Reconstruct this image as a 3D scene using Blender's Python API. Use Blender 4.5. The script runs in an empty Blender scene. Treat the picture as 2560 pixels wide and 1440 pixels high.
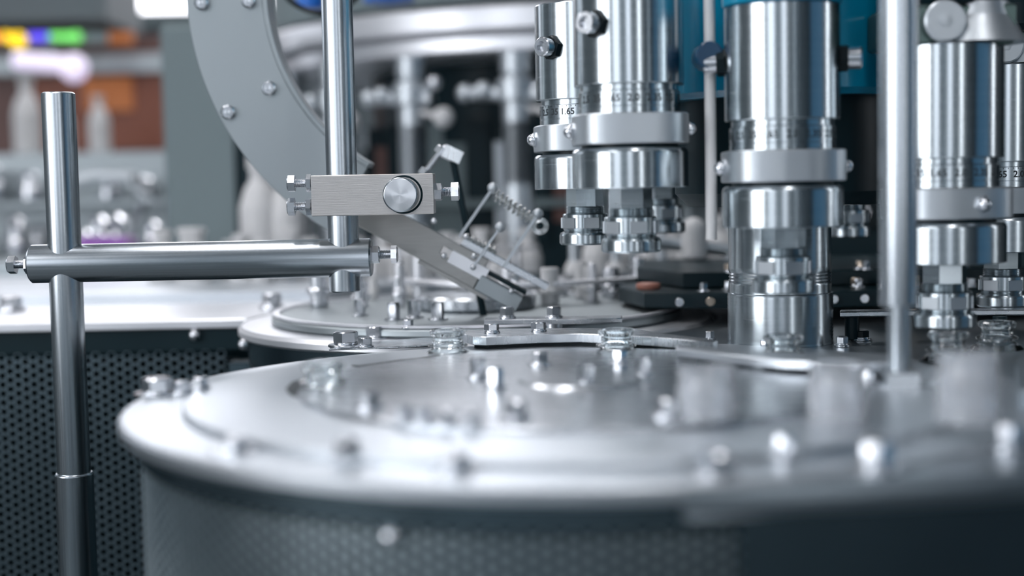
import bpy, bmesh, math, random
from mathutils import Matrix, Vector
random.seed(7)
C = bpy.context.scene.collection
sc = bpy.context.scene
PI = math.pi
def R(a): return math.radians(a)

# ------------------------------------------------------------------ camera
T = 0.95                      # height of the machine table above the floor
CAMZ = T + 0.111
FPX = 50/36*2560
PITCH, ROLL = R(4.12), R(1.13)
fwd = Vector((0, math.cos(PITCH), -math.sin(PITCH)))
r0 = Vector((1, 0, 0)); u0 = Vector((0, math.sin(PITCH), math.cos(PITCH)))
rgt = math.cos(ROLL)*r0 - math.sin(ROLL)*u0
upv = math.sin(ROLL)*r0 + math.cos(ROLL)*u0
cam_d = bpy.data.cameras.new('camera'); cam = bpy.data.objects.new('camera', cam_d); C.objects.link(cam)
M = Matrix((rgt, upv, -fwd)).transposed().to_4x4(); M.translation = (0, 0, CAMZ)
cam.matrix_world = M
cam_d.lens = 50; cam_d.sensor_width = 36; cam_d.clip_start = 0.02; cam_d.clip_end = 60
cam_d.dof.use_dof = True; cam_d.dof.focus_distance = 0.98; cam_d.dof.aperture_fstop = 2.9
sc.camera = cam
# ------------------------------------------------------------------ world, exposure
w = bpy.data.worlds.new('world'); sc.world = w; w.use_nodes = True
w.node_tree.nodes['Background'].inputs[0].default_value = (0.16, 0.40, 0.50, 1)
w.node_tree.nodes['Background'].inputs[1].default_value = 0.1
sc.view_settings.view_transform = 'Standard'; sc.view_settings.look = 'None'
sc.view_settings.exposure = 0.62; sc.view_settings.gamma = 1
sc.view_settings.use_curve_mapping = False
sc.cycles.use_denoising = True
sc.cycles.max_bounces = 10; sc.cycles.glossy_bounces = 5; sc.cycles.transmission_bounces = 8
sc.cycles.sample_clamp_indirect = 6; sc.cycles.caustics_reflective = True; sc.cycles.blur_glossy = 0.5
WIN, CEIL = 4.5, 9.0          # strength of the windows and of the ceiling lamps

def PX(px, py, Y):            # point of the place at distance Y seen at this spot of the photograph
    d = fwd + (px-1280)/FPX*rgt - (py-720)/FPX*upv
    return Vector((0, 0, CAMZ)) + d*(Y/d.y)
def PT(px, py, z=T):          # point on the level plane z
    d = fwd + (px-1280)/FPX*rgt - (py-720)/FPX*upv
    return Vector((0, 0, CAMZ)) + d*((z-CAMZ)/d.z)

# ------------------------------------------------------------------ materials
def mat(name, col, rough=.4, metal=0., aniso=0., bump=0., bscale=(60, 60, 60), emis=None, est=0., trans=0., ior=1.45, coat=0., rvar=0., arot=.25, cvar=0.):
    m = bpy.data.materials.new(name); m.use_nodes = True
    nt = m.node_tree; b = nt.nodes['Principled BSDF']; I = b.inputs
    I['Base Color'].default_value = (*col, 1); I['Roughness'].default_value = rough; I['Metallic'].default_value = metal
    if trans: I['Transmission Weight'].default_value = trans; I['IOR'].default_value = ior
    if coat: I['Coat Weight'].default_value = coat; I['Coat Roughness'].default_value = .08
    if emis: I['Emission Color'].default_value = (*emis, 1); I['Emission Strength'].default_value = est
    if aniso:
        I['Anisotropic Rotation'].default_value = arot
        t = nt.nodes.new('ShaderNodeTangent'); t.direction_type = 'RADIAL'; t.axis = 'Z'
        nt.links.new(t.outputs[0], I['Tangent']); I['Anisotropic'].default_value = aniso
    if bump or rvar or cvar:
        tc = nt.nodes.new('ShaderNodeTexCoord'); mp = nt.nodes.new('ShaderNodeMapping')
        mp.inputs['Scale'].default_value = bscale; nt.links.new(tc.outputs['Object'], mp.inputs[0])
        n = nt.nodes.new('ShaderNodeTexNoise'); n.inputs['Scale'].default_value = 1; n.inputs['Detail'].default_value = 4
        nt.links.new(mp.outputs[0], n.inputs['Vector'])
        if bump:
            bp = nt.nodes.new('ShaderNodeBump'); bp.inputs['Strength'].default_value = bump; bp.inputs['Distance'].default_value = .0006
            nt.links.new(n.outputs['Fac'], bp.inputs['Height']); nt.links.new(bp.outputs[0], I['Normal'])
        if cvar:
            mx = nt.nodes.new('ShaderNodeMix'); mx.data_type = 'RGBA'
            mx.inputs[6].default_value = (*[c*(1-cvar) for c in col], 1); mx.inputs[7].default_value = (*[min(1, c*(1+cvar)) for c in col], 1)
            nt.links.new(n.outputs['Fac'], mx.inputs[0]); nt.links.new(mx.outputs[2], I['Base Color'])
        if rvar:
            mr = nt.nodes.new('ShaderNodeMapRange'); mr.inputs[3].default_value = max(.03, rough-rvar); mr.inputs[4].default_value = rough+rvar
            nt.links.new(n.outputs['Fac'], mr.inputs[0]); nt.links.new(mr.outputs[0], I['Roughness'])
    return m
ST = (.60, .625, .65)
M_turn = mat('turned_steel', (.51, .56, .585), .25, 1, aniso=.7, cvar=.12, rvar=.05, bscale=(20, 20, 900))
M_post = mat('polished_post_steel', (.47, .51, .54), .24, 1, aniso=.6, arot=0., cvar=.22, rvar=.06, bscale=(900, 900, 12))
M_bolt = mat('bolt_steel', (.68, .70, .73), .22, 1, rvar=.06, bscale=(400, 400, 400))
M_blk = mat('brushed_block_steel', (.56, .54, .52), .34, 1, bump=.25, bscale=(60, 60, 2500))
M_chute = mat('chute_steel', (.30, .30, .29), .30, 1, bump=.1, bscale=(40, 40, 900), cvar=.15)
M_plate = mat('brushed_plate_steel', (.60, .63, .66), .27, 1, bump=.015, bscale=(40, 900, 40), rvar=.05)
M_bed = mat('dark_bed_steel', (.36, .41, .445), .34, 1, rvar=.05, bscale=(30, 30, 30))
M_table = mat('satin_table_steel', (.58, .62, .655), .40, 1, bump=.03, bscale=(30, 30, 30), rvar=.05)
M_white = mat('bright_cover_steel', (.82, .83, .86), .38, .75, rvar=.05, bscale=(20, 20, 20))
M_satin = mat('satin_collar_steel', (.56, .60, .63), .42, .95, rvar=.04, bscale=(200, 200, 200))
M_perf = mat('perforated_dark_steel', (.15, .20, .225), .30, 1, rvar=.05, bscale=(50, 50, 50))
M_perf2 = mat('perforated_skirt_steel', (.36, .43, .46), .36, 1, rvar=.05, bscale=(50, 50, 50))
M_skirt = mat('blued_skirt_steel', (.16, .22, .25), .24, 1, rvar=.04, bscale=(20, 20, 20))
M_dark = mat('dark_machine_paint', (.008, .022, .028), .35, 0, rvar=.08, bscale=(20, 20, 20))
M_black = mat('black_rubber', (.005, .011, .014), .3)
for m_ in (M_dark, M_black): m_.node_tree.nodes['Principled BSDF'].inputs['Specular IOR Level'].default_value = .18
M_ink = mat('engraved_ink', (.02, .03, .035), .6)
M_grey = mat('grey_painted_steel', (.16, .205, .215), .5, .2)
M_ring = mat('dull_grey_steel', (.36, .40, .415), .45, .9, bump=.02, bscale=(15, 15, 15))
M_blue = mat('blue_plastic', (.0, .24, .40), .25, 0, coat=.5)
M_blue2 = mat('bright_blue_plastic', (.0, .13, .55), .4)
M_glass = mat('clear_glass', (.93, .97, .98), .02, 0, trans=1., ior=1.47)
M_frost = mat('thick_glass', (.93, .95, .98), .10, 0, trans=.8, ior=1.47)
M_green = mat('green_grey_anodised', (.10, .15, .14), .35, .6)
M_spring = mat('spring_steel', (.62, .63, .62), .2, 1)
M_warm = mat('warm_brass_steel', (.62, .52, .42), .3, 1)
M_orange = mat('orange_cabinet_paint', (.24, .075, .04), .5)
M_orange2 = mat('orange_vivid_paint', (.62, .19, .04), .45, emis=None)
M_brown = mat('brown_panel', (.13, .065, .055), .5)
M_wall = mat('wall_paint', (.13, .16, .175), .7, bump=.1, bscale=(6, 6, 6))
M_walld = mat('dark_wall_paint', (.035, .05, .06), .6)
M_wallm = mat('mid_wall_paint', (.20, .25, .275), .6)
M_navy = mat('dark_blue_clamp', (.0, .035, .085), .3)
M_bluep = mat('blue_reflection_panel', (.10, .29, .47), .5)
M_floor = mat('floor_coating', (.07, .09, .10), .35, rvar=.1, bscale=(3, 3, 3))
M_ceil = mat('ceiling_board', (.22, .25, .27), .8)
M_win = mat('daylight_window', (.8, .8, .8), .5, emis=(.93, .95, 1.0), est=WIN)
M_winb = mat('back_window', (.8, .8, .8), .5, emis=(.95, .94, 1.0), est=WIN*.72)
M_win2 = mat('dim_window_glow', (.8, .8, .8), .5, emis=(.86, .90, 1.0), est=WIN*.33)  # dimmer glow, set for the added front wall windows
M_lamp = mat('lamp_diffuser', (.8, .8, .8), .5, emis=(1.0, .98, 1.0), est=CEIL)
M_lav = mat('lavender_lamp', (.8, .8, .8), .5, emis=(.66, .54, .80), est=.62)
M_led = {k: mat(k+'_led', c, .5, emis=c, est=s) for k, c, s in (('yellow', (1, .68, .02), .7), ('blue', (.12, .08, .9), .7), ('green', (.2, .8, .16), .6), ('red', (.9, .16, .05), .6))}
M_purple = mat('purple_plastic', (.24, .07, .36), .5)
M_milk = mat('milky_plastic', (.62, .62, .62), .4)
M_skin = mat('copper_plastic', (.42, .17, .12), .5)

# ------------------------------------------------------------------ mesh builder
def rot_to(d):                # matrix that turns +Z into direction d
    return Vector(d).normalized().to_track_quat('Z', 'Y').to_matrix().to_4x4()
def TR(p, d=None, a=0):
    m = Matrix.Translation(Vector(p))
    if d is not None: m = m @ rot_to(d)
    if a: m = m @ Matrix.Rotation(a, 4, 'Z')
    return m
I4 = Matrix.Identity(4)
def offset(pts, c):
    n = len(pts); out = []
    for i in range(n):
        p0, p1, p2 = Vector(pts[i-1]), Vector(pts[i]), Vector(pts[(i+1) % n])
        a = (p1-p0).normalized(); b = (p2-p1).normalized()
        n1 = Vector((-a.y, a.x)); n2 = Vector((-b.y, b.x)); m = n1+n2
        if m.length < 1e-6: m = n1
        m.normalize(); k = max(.5, m.dot(n1)); out.append(p1 + m*c/k)
    return [(p.x, p.y) for p in out]
class MB:
    def __init__(s): s.v = []; s.f = []
    def add(s, vs, fs, m=I4):
        o = len(s.v); s.v += [tuple(m @ Vector(v)) for v in vs]; s.f += [tuple(i+o for i in f) for f in fs]; return s
    def lathe(s, prof, n=48, m=I4, cap=True):
        q = [prof[0]]                              # rings close to the ends of long walls keep the shading of edges crisp
        for a, b in zip(prof, prof[1:]):
            l = math.hypot(b[0]-a[0], b[1]-a[1])
            if l > .004:
                e = .0004/l; q += [(a[0]+(b[0]-a[0])*e, a[1]+(b[1]-a[1])*e), (b[0]-(b[0]-a[0])*e, b[1]-(b[1]-a[1])*e)]
            q.append(b)
        prof = q
        vs = []; fs = []
        for r, z in prof:
            for i in range(n):
                a = 2*PI*i/n; vs.append((r*math.cos(a), r*math.sin(a), z))
        for k in range(len(prof)-1):
            for i in range(n):
                j = (i+1) % n; fs.append((k*n+i, k*n+j, (k+1)*n+j, (k+1)*n+i))
        if cap:
            if prof[0][0] > 1e-6: fs.append(tuple(range(n))[::-1])
            if prof[-1][0] > 1e-6: k = (len(prof)-1)*n; fs.append(tuple(range(k, k+n)))
        return s.add(vs, fs, m)
    def cyl(s, r, z0, z1, n=40, m=I4, c=None):
        c = min(r*.12, abs(z1-z0)*.2) if c is None else c
        return s.lathe([(r-c, z0), (r, z0+c), (r, z1-c), (r-c, z1)] if c > 0 else [(r, z0), (r, z1)], n, m)
    def rod(s, a, b, r, n=20, c=None):
        a = Vector(a); b = Vector(b); return s.cyl(r, 0, (b-a).length, n, TR(a, b-a), c)
    def prism(s, pts, z0, z1, c=0., m=I4):
        ar = sum(pts[i-1][0]*pts[i][1]-pts[i][0]*pts[i-1][1] for i in range(len(pts)))
        if ar < 0: pts = pts[::-1]
        n = len(pts)
        inn = offset(pts, c) if c else pts
        rings = [(inn, z0), (pts, z0+c), (pts, z1-c), (inn, z1)] if c else [(pts, z0), (pts, z1)]
        vs = [(x, y, z) for rr, z in rings for x, y in rr]; fs = []
        for k in range(len(rings)-1):
            for i in range(n):
                j = (i+1) % n; fs.append((k*n+i, k*n+j, (k+1)*n+j, (k+1)*n+i))
        fs.append(tuple(range(n))[::-1]); k = (len(rings)-1)*n; fs.append(tuple(range(k, k+n)))
        return s.add(vs, fs, m)
    def box(s, sx, sy, sz, m=I4, c=None):      # centred in x, y; from z=0 up
        c = min(sx, sy, sz)*.05 if c is None else c
        x, y = sx/2, sy/2
        return s.prism([(-x, -y), (x, -y), (x, y), (-x, y)], 0, sz, c, m)
    def hex(s, r, z0, z1, m=I4, ch=.9):        # r = across corners / 2, chamfered outer end
        h = z1-z0; q = .12*h
        vs = []; fs = []
        for z, k in ((z0, 1), (z1-q, 1), (z1, ch)):
            for i in range(12):
                a = PI/6*i; rr = r*(1 if i % 2 == 0 else math.cos(PI/6))
                if k != 1: rr = r*ch*math.cos(PI/6)*1.05
                vs.append((rr*math.cos(a), rr*math.sin(a), z))
        for k in range(2):
            for i in range(12):
                j = (i+1) % 12; fs.append((k*12+i, k*12+j, (k+1)*12+j, (k+1)*12+i))
        fs.append(tuple(range(12))[::-1]); fs.append(tuple(range(24, 36)))
        return s.add(vs, fs, m)
    def thread(s, r, z0, z1, pitch=.0012, n=24, m=I4, d=.12):
        k = max(2, round((z1-z0)/pitch)); p = (z1-z0)/k; prof = []
        for i in range(k): prof += [(r*(1-d), z0+i*p), (r, z0+i*p+p*.5)]
        prof.append((r*(1-d), z1)); return s.lathe(prof, n, m)
    def ball(s, r, m=I4, n=16, k=10):
        return s.lathe([(max(1e-6, r*math.sin(PI*i/k)), -r*math.cos(PI*i/k)) for i in range(k+1)], n, m, cap=False)
    def tube(s, pts, r, n=10):
        pts = [Vector(p) for p in pts]; vs = []; fs = []; up = Vector((0, 0, 1))
        for i, p in enumerate(pts):
            t = (pts[min(i+1, len(pts)-1)]-pts[max(i-1, 0)]).normalized()
            a = t.cross(up)
            if a.length < .05: a = t.cross(Vector((0, 1, 0)))
            a.normalize(); b = t.cross(a)
            for j in range(n):
                q = 2*PI*j/n; vs.append(tuple(p+r*(math.cos(q)*a+math.sin(q)*b)))
        for i in range(len(pts)-1):
            for j in range(n):
                k = (j+1) % n; fs.append((i*n+j, i*n+k, (i+1)*n+k, (i+1)*n+j))
        fs.append(tuple(range(n))[::-1]); fs.append(tuple(range(len(vs)-n, len(vs))))
        return s.add(vs, fs)
    def build(s, name, m, parent=None, M=I4, ang=35, merge=False):
        me = bpy.data.meshes.new(name); me.from_pydata(s.v, [], s.f)
        bm = bmesh.new(); bm.from_mesh(me)
        if merge: bmesh.ops.remove_doubles(bm, verts=bm.verts, dist=1e-5)
        bmesh.ops.recalc_face_normals(bm, faces=bm.faces); bm.to_mesh(me); bm.free()
        me.polygons.foreach_set('use_smooth', [True]*len(me.polygons)); me.set_sharp_from_angle(angle=R(ang))
        me.materials.append(m)
        o = bpy.data.objects.new(name, me); C.objects.link(o)
        if parent is not None: o.parent = parent
        o.matrix_basis = M
        return o
def thing(name, label, cat, loc=(0, 0, 0), group=None, rz=0):
    o = bpy.data.objects.new(name, None); C.objects.link(o); o.empty_display_size = .01
    o.location = loc; o.rotation_euler = (0, 0, rz); return tag(o, label, cat, group)
def tag(o, label, cat, group=None):
    o['label'] = label; o['category'] = cat
    if group: o['group'] = group
    return o
def struct(o): o['kind'] = 'structure'; return o
def circ(cx, cy, r, n, a0=0, a1=360):
    k = n if a1-a0 >= 360 else n+1
    return [(cx+r*math.cos(R(a0+(a1-a0)*i/n)), cy+r*math.sin(R(a0+(a1-a0)*i/n))) for i in range(k)]

def hex_bolt(parent, p, r=.0045, h=.004, washer=.006, wh=.0012, a=.3, name='hex_bolt', m=None, d=None):
    """hexagon bolt head standing on a plate; p is the foot in the parent's frame"""
    o = MB().hex(r, wh*1.9, wh*1.9+h).cyl(r*.72, 0, wh*1.95, 20, c=0).build(name, m or M_bolt, parent, TR(p, d, a))
    MB().cyl(washer, 0, wh, 28).build('washer', M_bolt, o)
    MB().cyl(r*.98, wh*1.02, wh*1.85, 24).build('spring_washer', M_bolt, o)
    return o
def set_screw(parent, p, d, rh=.0062, hh=.0055, rt=.003, gap=.0065, nut_h=.004, name='set_screw', a=.26, m=None, nm=None):
    """screw with lock nut standing out of a surface point p in direction d"""
    z1 = nut_h+gap
    o = MB().thread(rt, -.004, z1+.0004, .0011).hex(rh, z1, z1+hh).build(name, m or M_bolt, parent, TR(p, d, a))
    MB().hex(rh*1.02, 0, nut_h).build('lock_nut', nm or M_bolt, o, Matrix.Rotation(.35, 4, 'Z'))
    return o
def perforated(mb, f, u0, u1, v0, v1, p, r, dep):
    """sheet of hexagonal cells, each with a round punched hole; f(u, v, depth) -> point"""
    du = p*.8660254; nu = int((u1-u0)/du); nv = int((v1-v0)/p); rc = p/math.sqrt(3)
    for i in range(nu):
        for j in range(nv):
            cu = u0+(i+.5)*du; cv = v0+(j+.5)*p+(p/2 if i % 2 else 0); vs = []; fs = []
            for k in range(12):
                a = PI/6*k; q = rc if k % 2 == 0 else p/2
                vs.append(f(cu+q*math.cos(a), cv+q*math.sin(a), 0))
            for k in range(12):
                a = PI/6*k; vs.append(f(cu+r*1.08*math.cos(a), cv+r*1.08*math.sin(a), 0))
            for k in range(12):
                a = PI/6*k; vs.append(f(cu+r*.92*math.cos(a), cv+r*.92*math.sin(a), dep))
            for k in range(12):
                l = (k+1) % 12; fs += [(k, l, 12+l, 12+k), (12+k, 12+l, 24+l, 24+k)]
            mb.add(vs, fs)
    return mb

# ------------------------------------------------------------------ the room
RX0, RX1, RY0, RY1, RZ = -3.2, 3.4, -3.0, 5.0, 3.2
def slab(name, x0, x1, y0, y1, z0, z1, m, parent=None, c=0.):
    return MB().box(x1-x0, y1-y0, z1-z0, TR(((x0+x1)/2, (y0+y1)/2, z0)), c).build(name, m, parent)
struct(slab('floor', RX0-.1, RX1+.1, RY0-.1, RY1+.1, -.1, 0, M_floor))
struct(slab('ceiling', RX0-.1, RX1+.1, RY0-.1, RY1+.1, RZ, RZ+.1, M_ceil))
wb = struct(slab('wall_back', RX0-.1, RX1+.1, RY1, RY1+.1, 0, RZ, M_wall))
wf = struct(slab('wall_front', RX0-.1, RX1+.1, RY0-.1, RY0, 0, RZ, M_wallm))
wl = struct(slab('wall_left', RX0-.1, RX0, RY0, RY1, 0, RZ, M_wall))
wr = struct(slab('wall_right', RX1, RX1+.1, RY0, RY1, 0, RZ, M_walld))
wi = 0
def window(c, sx, sz, nrm, panes, wm=None):
    """framed daylight window standing on a wall; nrm points into the room"""
    global wi; wi += 1
    m = Matrix.Translation(Vector(c)) @ Matrix.Rotation(math.atan2(nrm[1], nrm[0])+PI/2, 4, 'Z')
    fr = MB(); t = .05
    for x in (-sx/2, sx/2): fr.box(t, .05, sz+t, TR((x, -.025, -t/2)))
    for z in (0, sz): fr.box(sx+t, .05, t, TR((0, -.025, z-t/2)))
    for k in range(1, panes): fr.box(t*.6, .045, sz, TR((-sx/2+sx*k/panes, -.025, 0)))
    o = struct(fr.build('window_%d' % wi, M_grey, None, m)); pw = sx/panes
    for k in range(panes):
        MB().box(pw-.03, .01, sz-.03, TR((-sx/2+pw*(k+.5), -.012, .015))).build('pane', wm or M_win, o)
window((-.75, RY1, 1.66), 2.9, 1.4, (0, -1), 4, M_winb)
window((RX0, -1.3, .8), 2.0, 1.9, (1, 0), 3)
window((RX0, 3.3, 1.5), 1.4, 1.2, (1, 0), 2, M_win2)
window((-2.2, RY0, .9), 1.2, 1.9, (0, 1), 2, M_win2)  # front wall windows are unseen, added for bright stripes on the metal
window((-.25, RY0, .9), .6, 1.9, (0, 1), 1, M_win2)
window((1.3, RY0, .9), .3, 1.9, (0, 1), 1)  # narrow unseen window, added for one more stripe on the metal
window((RX1, .9, 1.0), .25, 1.7, (-1, 0), 1)  # unseen narrow window added as a stripe for the metal to reflect
struct(slab('reflection_panel_1', RX1-.02, RX1, -2.1, .2, 0, 2.6, M_bluep))  # unseen blue panel added to put blue reflections on the capping heads
for i, (x, y, ln) in enumerate([(-1.7, -1.2, 1.5), (-1.7, 1.6, 1.5), (0., 3.1, 2.2), (.3, -.6, 1.2), (-.6, .9, 1.2)]):  # unseen lamps; the longest is added for a grazing sheen on the tables
    t = thing('ceiling_light', ['long flat ceiling lamp at the left behind the viewer', 'long flat ceiling lamp over the left guard panel', 'longest ceiling lamp, added near the back window for sheen on the tables',
         'ceiling lamp just behind the viewer', 'ceiling lamp above the round table'][i], 'lamp', (x, y, RZ), 'ceiling lamps of the hall')
    MB().box(.3, ln, .05, TR((0, 0, -.05))).build('housing', M_grey, t)
    MB().box(.26, ln-.04, .01, TR((0, 0, -.058)), .002).build('diffuser', M_lamp, t)

# ------------------------------------------------------------------ round drum table in front
DC = Vector((.036, .756, T)); DR = .2395
drum = thing('drum_table', 'large round steel table with a perforated skirt in the foreground', 'machine table', DC)
MB().lathe([(.02, -.008), (DR-.002, -.008), (DR, -.006), (DR, -.0015), (DR-.0015, 0), (.02, 0)], 160, cap=False).build('table_top', M_table, drum)
MB().lathe([(DR-.011, -.020), (DR-.009, -.0195), (DR-.009, -.0081), (DR-.02, -.0081)], 160, cap=False).build('under_lip_dark_band', M_skirt, drum)  # dark band stands in for the shadow under the table lip
rs = DR-.0105
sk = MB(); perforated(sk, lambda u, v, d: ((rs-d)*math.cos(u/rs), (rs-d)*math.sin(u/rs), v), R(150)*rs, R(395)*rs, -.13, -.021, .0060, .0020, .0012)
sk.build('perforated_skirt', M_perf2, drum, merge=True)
MB().lathe([(rs-.006, -.95), (rs-.004, -.2), (rs-.004, -.020)], 120, cap=False).build('inner_drum', M_dark, drum)
MB().lathe([(DR-.012, -.17), (DR-.008, -.168), (DR-.008, -.137), (DR-.012, -.135)], 120, cap=False).build('lower_band', M_skirt, drum)
MB().lathe([(.03, .0002), (.2085, .0002), (.2085, .0025), (.2075, .0035), (.03, .0035)], 160, cap=False).build('middle_disc', M_table, drum)
MB().lathe([(.03, .0036), (.150, .0036), (.150, .0052), (.1492, .0060), (.03, .0060)], 128, cap=False).build('upper_disc', M_plate, drum)
MB().cyl(.034, .0, .0075, 48).build('hub_cap', M_plate, drum)
D2x = -.03
def dl(px, py, z):             # photograph spot on the drum -> drum frame
    p = PT(px, py, T+z) - DC; return (p.x, p.y, z)
for px, py, z, r, h, wr_ in [(393, 985, 0, .0085, .007, .0125), (455, 985, 0, .005, .005, .007), (502, 972, .0035, .0045, .004, .0055),
        (1195, 945, .0060, .0042, .009, .006), (1240, 972, .0060, .0042, .009, .006), (1350, 912, .0060, .0052, .0055, .0075),
        (1465, 962, .0060, .0042, .009, .006), (1550, 908, .0060, .0045, .006, .006), (1608, 942, .0060, .0042, .009, .006),
        (925, 1020, .0060, .005, .006, .0075), (1290, 1045, .0060, .005, .006, .0075), (1668, 1042, .0060, .0055, .006, .0075),
        (1010, 1052, .0060, .004, .005, .0055), (1060, 1058, .0060, .004, .005, .0055), (1115, 1062, .0060, .004, .005, .0055), (1180, 1064, .0060, .004, .005, .0055),
        (1140, 1180, 0, .006, .005, .009), (1790, 1190, 0, .006, .007, .009), (590, 1125, 0, .005, .0035, .012), (870, 1140, .0035, .005, .0045, .007)]:
    hex_bolt(drum, dl(px, py, z), r, h, wr_, a=random.random())
def flat(name, pix, z, th, m):
    pts = [dl(x, y, z) for x, y in pix]
    return MB().prism([(p[0], p[1]) for p in pts], z, z+th, .0001).build(name, m, drum)
flat('pocket_opening', [(714, 972), (722, 985), (742, 994), (752, 980), (752, 965), (775, 955), (800, 948), (795, 943), (760, 947), (730, 956)], .0036, .0004, M_black)  # flat black patch painted for the dark inside a pocket hole
flat('disc_seam', [(878, 914), (900, 920), (950, 914), (1010, 905), (1060, 899), (1100, 890), (1098, 888), (1050, 895), (1000, 900), (940, 909), (900, 914)], .0036, .0004, M_black)
# round heads on the skirt
def skirt_screw(px, py, z, r=.0045):
    d = PX(px, py, 1)-Vector((0, 0, CAMZ)); d.z = 0; d.normalize()
    o = Vector((0, 0)); c = Vector((DC.x, DC.y)); dd = Vector((d.x, d.y)); b = dd.dot(c); q = b*b-c.dot(c)+(DR-.009)**2
    t_ = b-math.sqrt(max(q, 0)); p = dd*t_-c; nrm = Vector((p.x, p.y, 0)).normalized()
    MB().lathe([(r, 0), (r*.98, r*.3), (r*.8, r*.62), (r*.45, r*.82), (1e-5, r*.9)], 24).build('dome_screw', M_bolt, drum, TR((p.x, p.y, z), nrm))
skirt_screw(345, 1135, -.0155, .0035); skirt_screw(978, 1292, -.0235, .0042)
# ------------------------------------------------------------------ machine bed at the right
def plate(name, pix, z, th, m, parent=None, c=.0008):
    """level plate whose top outline runs through these spots"""
    pts = [PT(x, y, z) if isinstance(x, int) else Vector((x, y, z)) for x, y in pix]
    cx = sum(p.x for p in pts)/len(pts); cy = sum(p.y for p in pts)/len(pts)
    o = MB().prism([(p.x-cx, p.y-cy) for p in pts], -th, 0, c).build(name, m, parent)
    off = Vector((cx, cy, z)); 
    if parent is not None: off = off - parent.matrix_basis.translation
    o.location = off; return o
bed = thing('machine_bed', 'dark flat steel bed stretching to the right under the capping turret', 'machine table', (.5, 1.0, T))
arc = [(D2x+.2035*math.cos(R(a)), 1.205+.2035*math.sin(R(a))) for a in range(58, -77, -4)]
arc += [(DC.x+(DR+.0015)*math.cos(R(a)), DC.y+(DR+.0015)*math.sin(R(a))) for a in range(92, -85, -4)]
plate('bed_plate', arc+[(.18, .532), (.32, .556), (.9, .64), (.9, 1.68), (.12, 1.68)], T-.0012, .012, M_bed, bed, .0015)
fz = T-.0135
plate('front_cover', [(.085, .531), (.18, .542), (.32, .566), (.9, .65), (.9, .654), (.32, .570), (.18, .546), (.085, .535)], fz, .1, M_skirt, bed)
plate('raised_plate', [(.24, .672), (.30, .654), (.45, .652), (.9, .70), (.9, 1.0), (.46, .9), (.36, .79), (.27, .76)], T+.009, .0095, M_bed, bed)
for px, py, r in ((2190, 1165, .0065), (1960, 1150, .004), (2520, 1120, .005)): hex_bolt(bed, PT(px, py)-bed.location-Vector((0, 0, .0012)), r, .009, r*1.5, a=.5)
for px, py, Y, r in ((2085, 1275, .562, .0052), (1958, 1338, .556, .0022), (2310, 1330, .565, .003)):
    p = PX(px, py, Y) - bed.location
    MB().lathe([(r, 0), (r*.98, r*.3), (r*.8, r*.62), (r*.45, r*.82), (1e-5, r*.9)], 24).build('dome_screw', M_bolt, bed, TR((p.x, p.y+.002, p.z), (.12, -1, 0)))
# base post block and rails under the right-hand upright
# ------------------------------------------------------------------ rear round table
D2 = Vector((-.03, 1.205, T)); R2 = .2
rear = thing('rear_round_table', 'smaller round steel table behind the drum with a dark skirt', 'machine table', D2)
MB().lathe([(.02, -.009), (R2-.003, -.009), (R2, -.007), (R2, -.003), (R2-.003, 0), (.02, 0)], 128, cap=False).build('table_top', M_white, rear)
MB().lathe([(R2-.008, -.03), (R2-.007, -.0092), (R2-.02, -.0092)], 128, cap=False).build('under_lip_dark_band', M_skirt, rear)
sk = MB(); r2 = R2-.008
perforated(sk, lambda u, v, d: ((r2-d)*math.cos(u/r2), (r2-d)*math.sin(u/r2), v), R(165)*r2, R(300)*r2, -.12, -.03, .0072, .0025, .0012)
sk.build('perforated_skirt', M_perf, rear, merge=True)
MB().lathe([(r2-.005, -.95), (r2-.004, -.03)], 96, cap=False).build('inner_drum', M_dark, rear)
MB().lathe([(.02, .0002), (.170, .0002), (.1725, .002), (.1725, .0055), (.170, .0075), (.02, .0075)], 128, cap=False).build('star_disc', M_ring, rear)
MB().lathe([(.1705, .0076), (.1712, .0095), (.1665, .0095), (.1660, .0076)], 128, cap=False).build('bright_rim', M_white, rear)
MB().cyl(.05, .0077, .02, 48).build('hub_cap', M_plate, rear)
for px, py, z, r, h, wd in [(940, 845, 0, .0075, .0065, .0115), (1020, 820, .0075, .004, .004, .006), (985, 800, .0075, .005, .012, .008), (1035, 795, .0075, .005, .012, .008), (1095, 800, .0075, .005, .012, .008), (900, 790, .0075, .0045, .012, .007)]:
    p = PT(px, py, T+z)-D2; hex_bolt(rear, (p.x, p.y, z), r, h, wd, a=random.random())

random.seed(21)
for i in range(22):
    a = R(random.uniform(20, 165)); q = random.uniform(.06, .16); h = random.uniform(.012, .045); r = random.choice([.004, .006, .008])
    MB().cyl(r, 0, h, 20).cyl(r*1.5, h*.3, h*.45, 20).build('guide_post', random.choice([M_milk, M_white, M_bolt]), rear, TR((q*math.cos(a), q*math.sin(a), .0077)))
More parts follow.
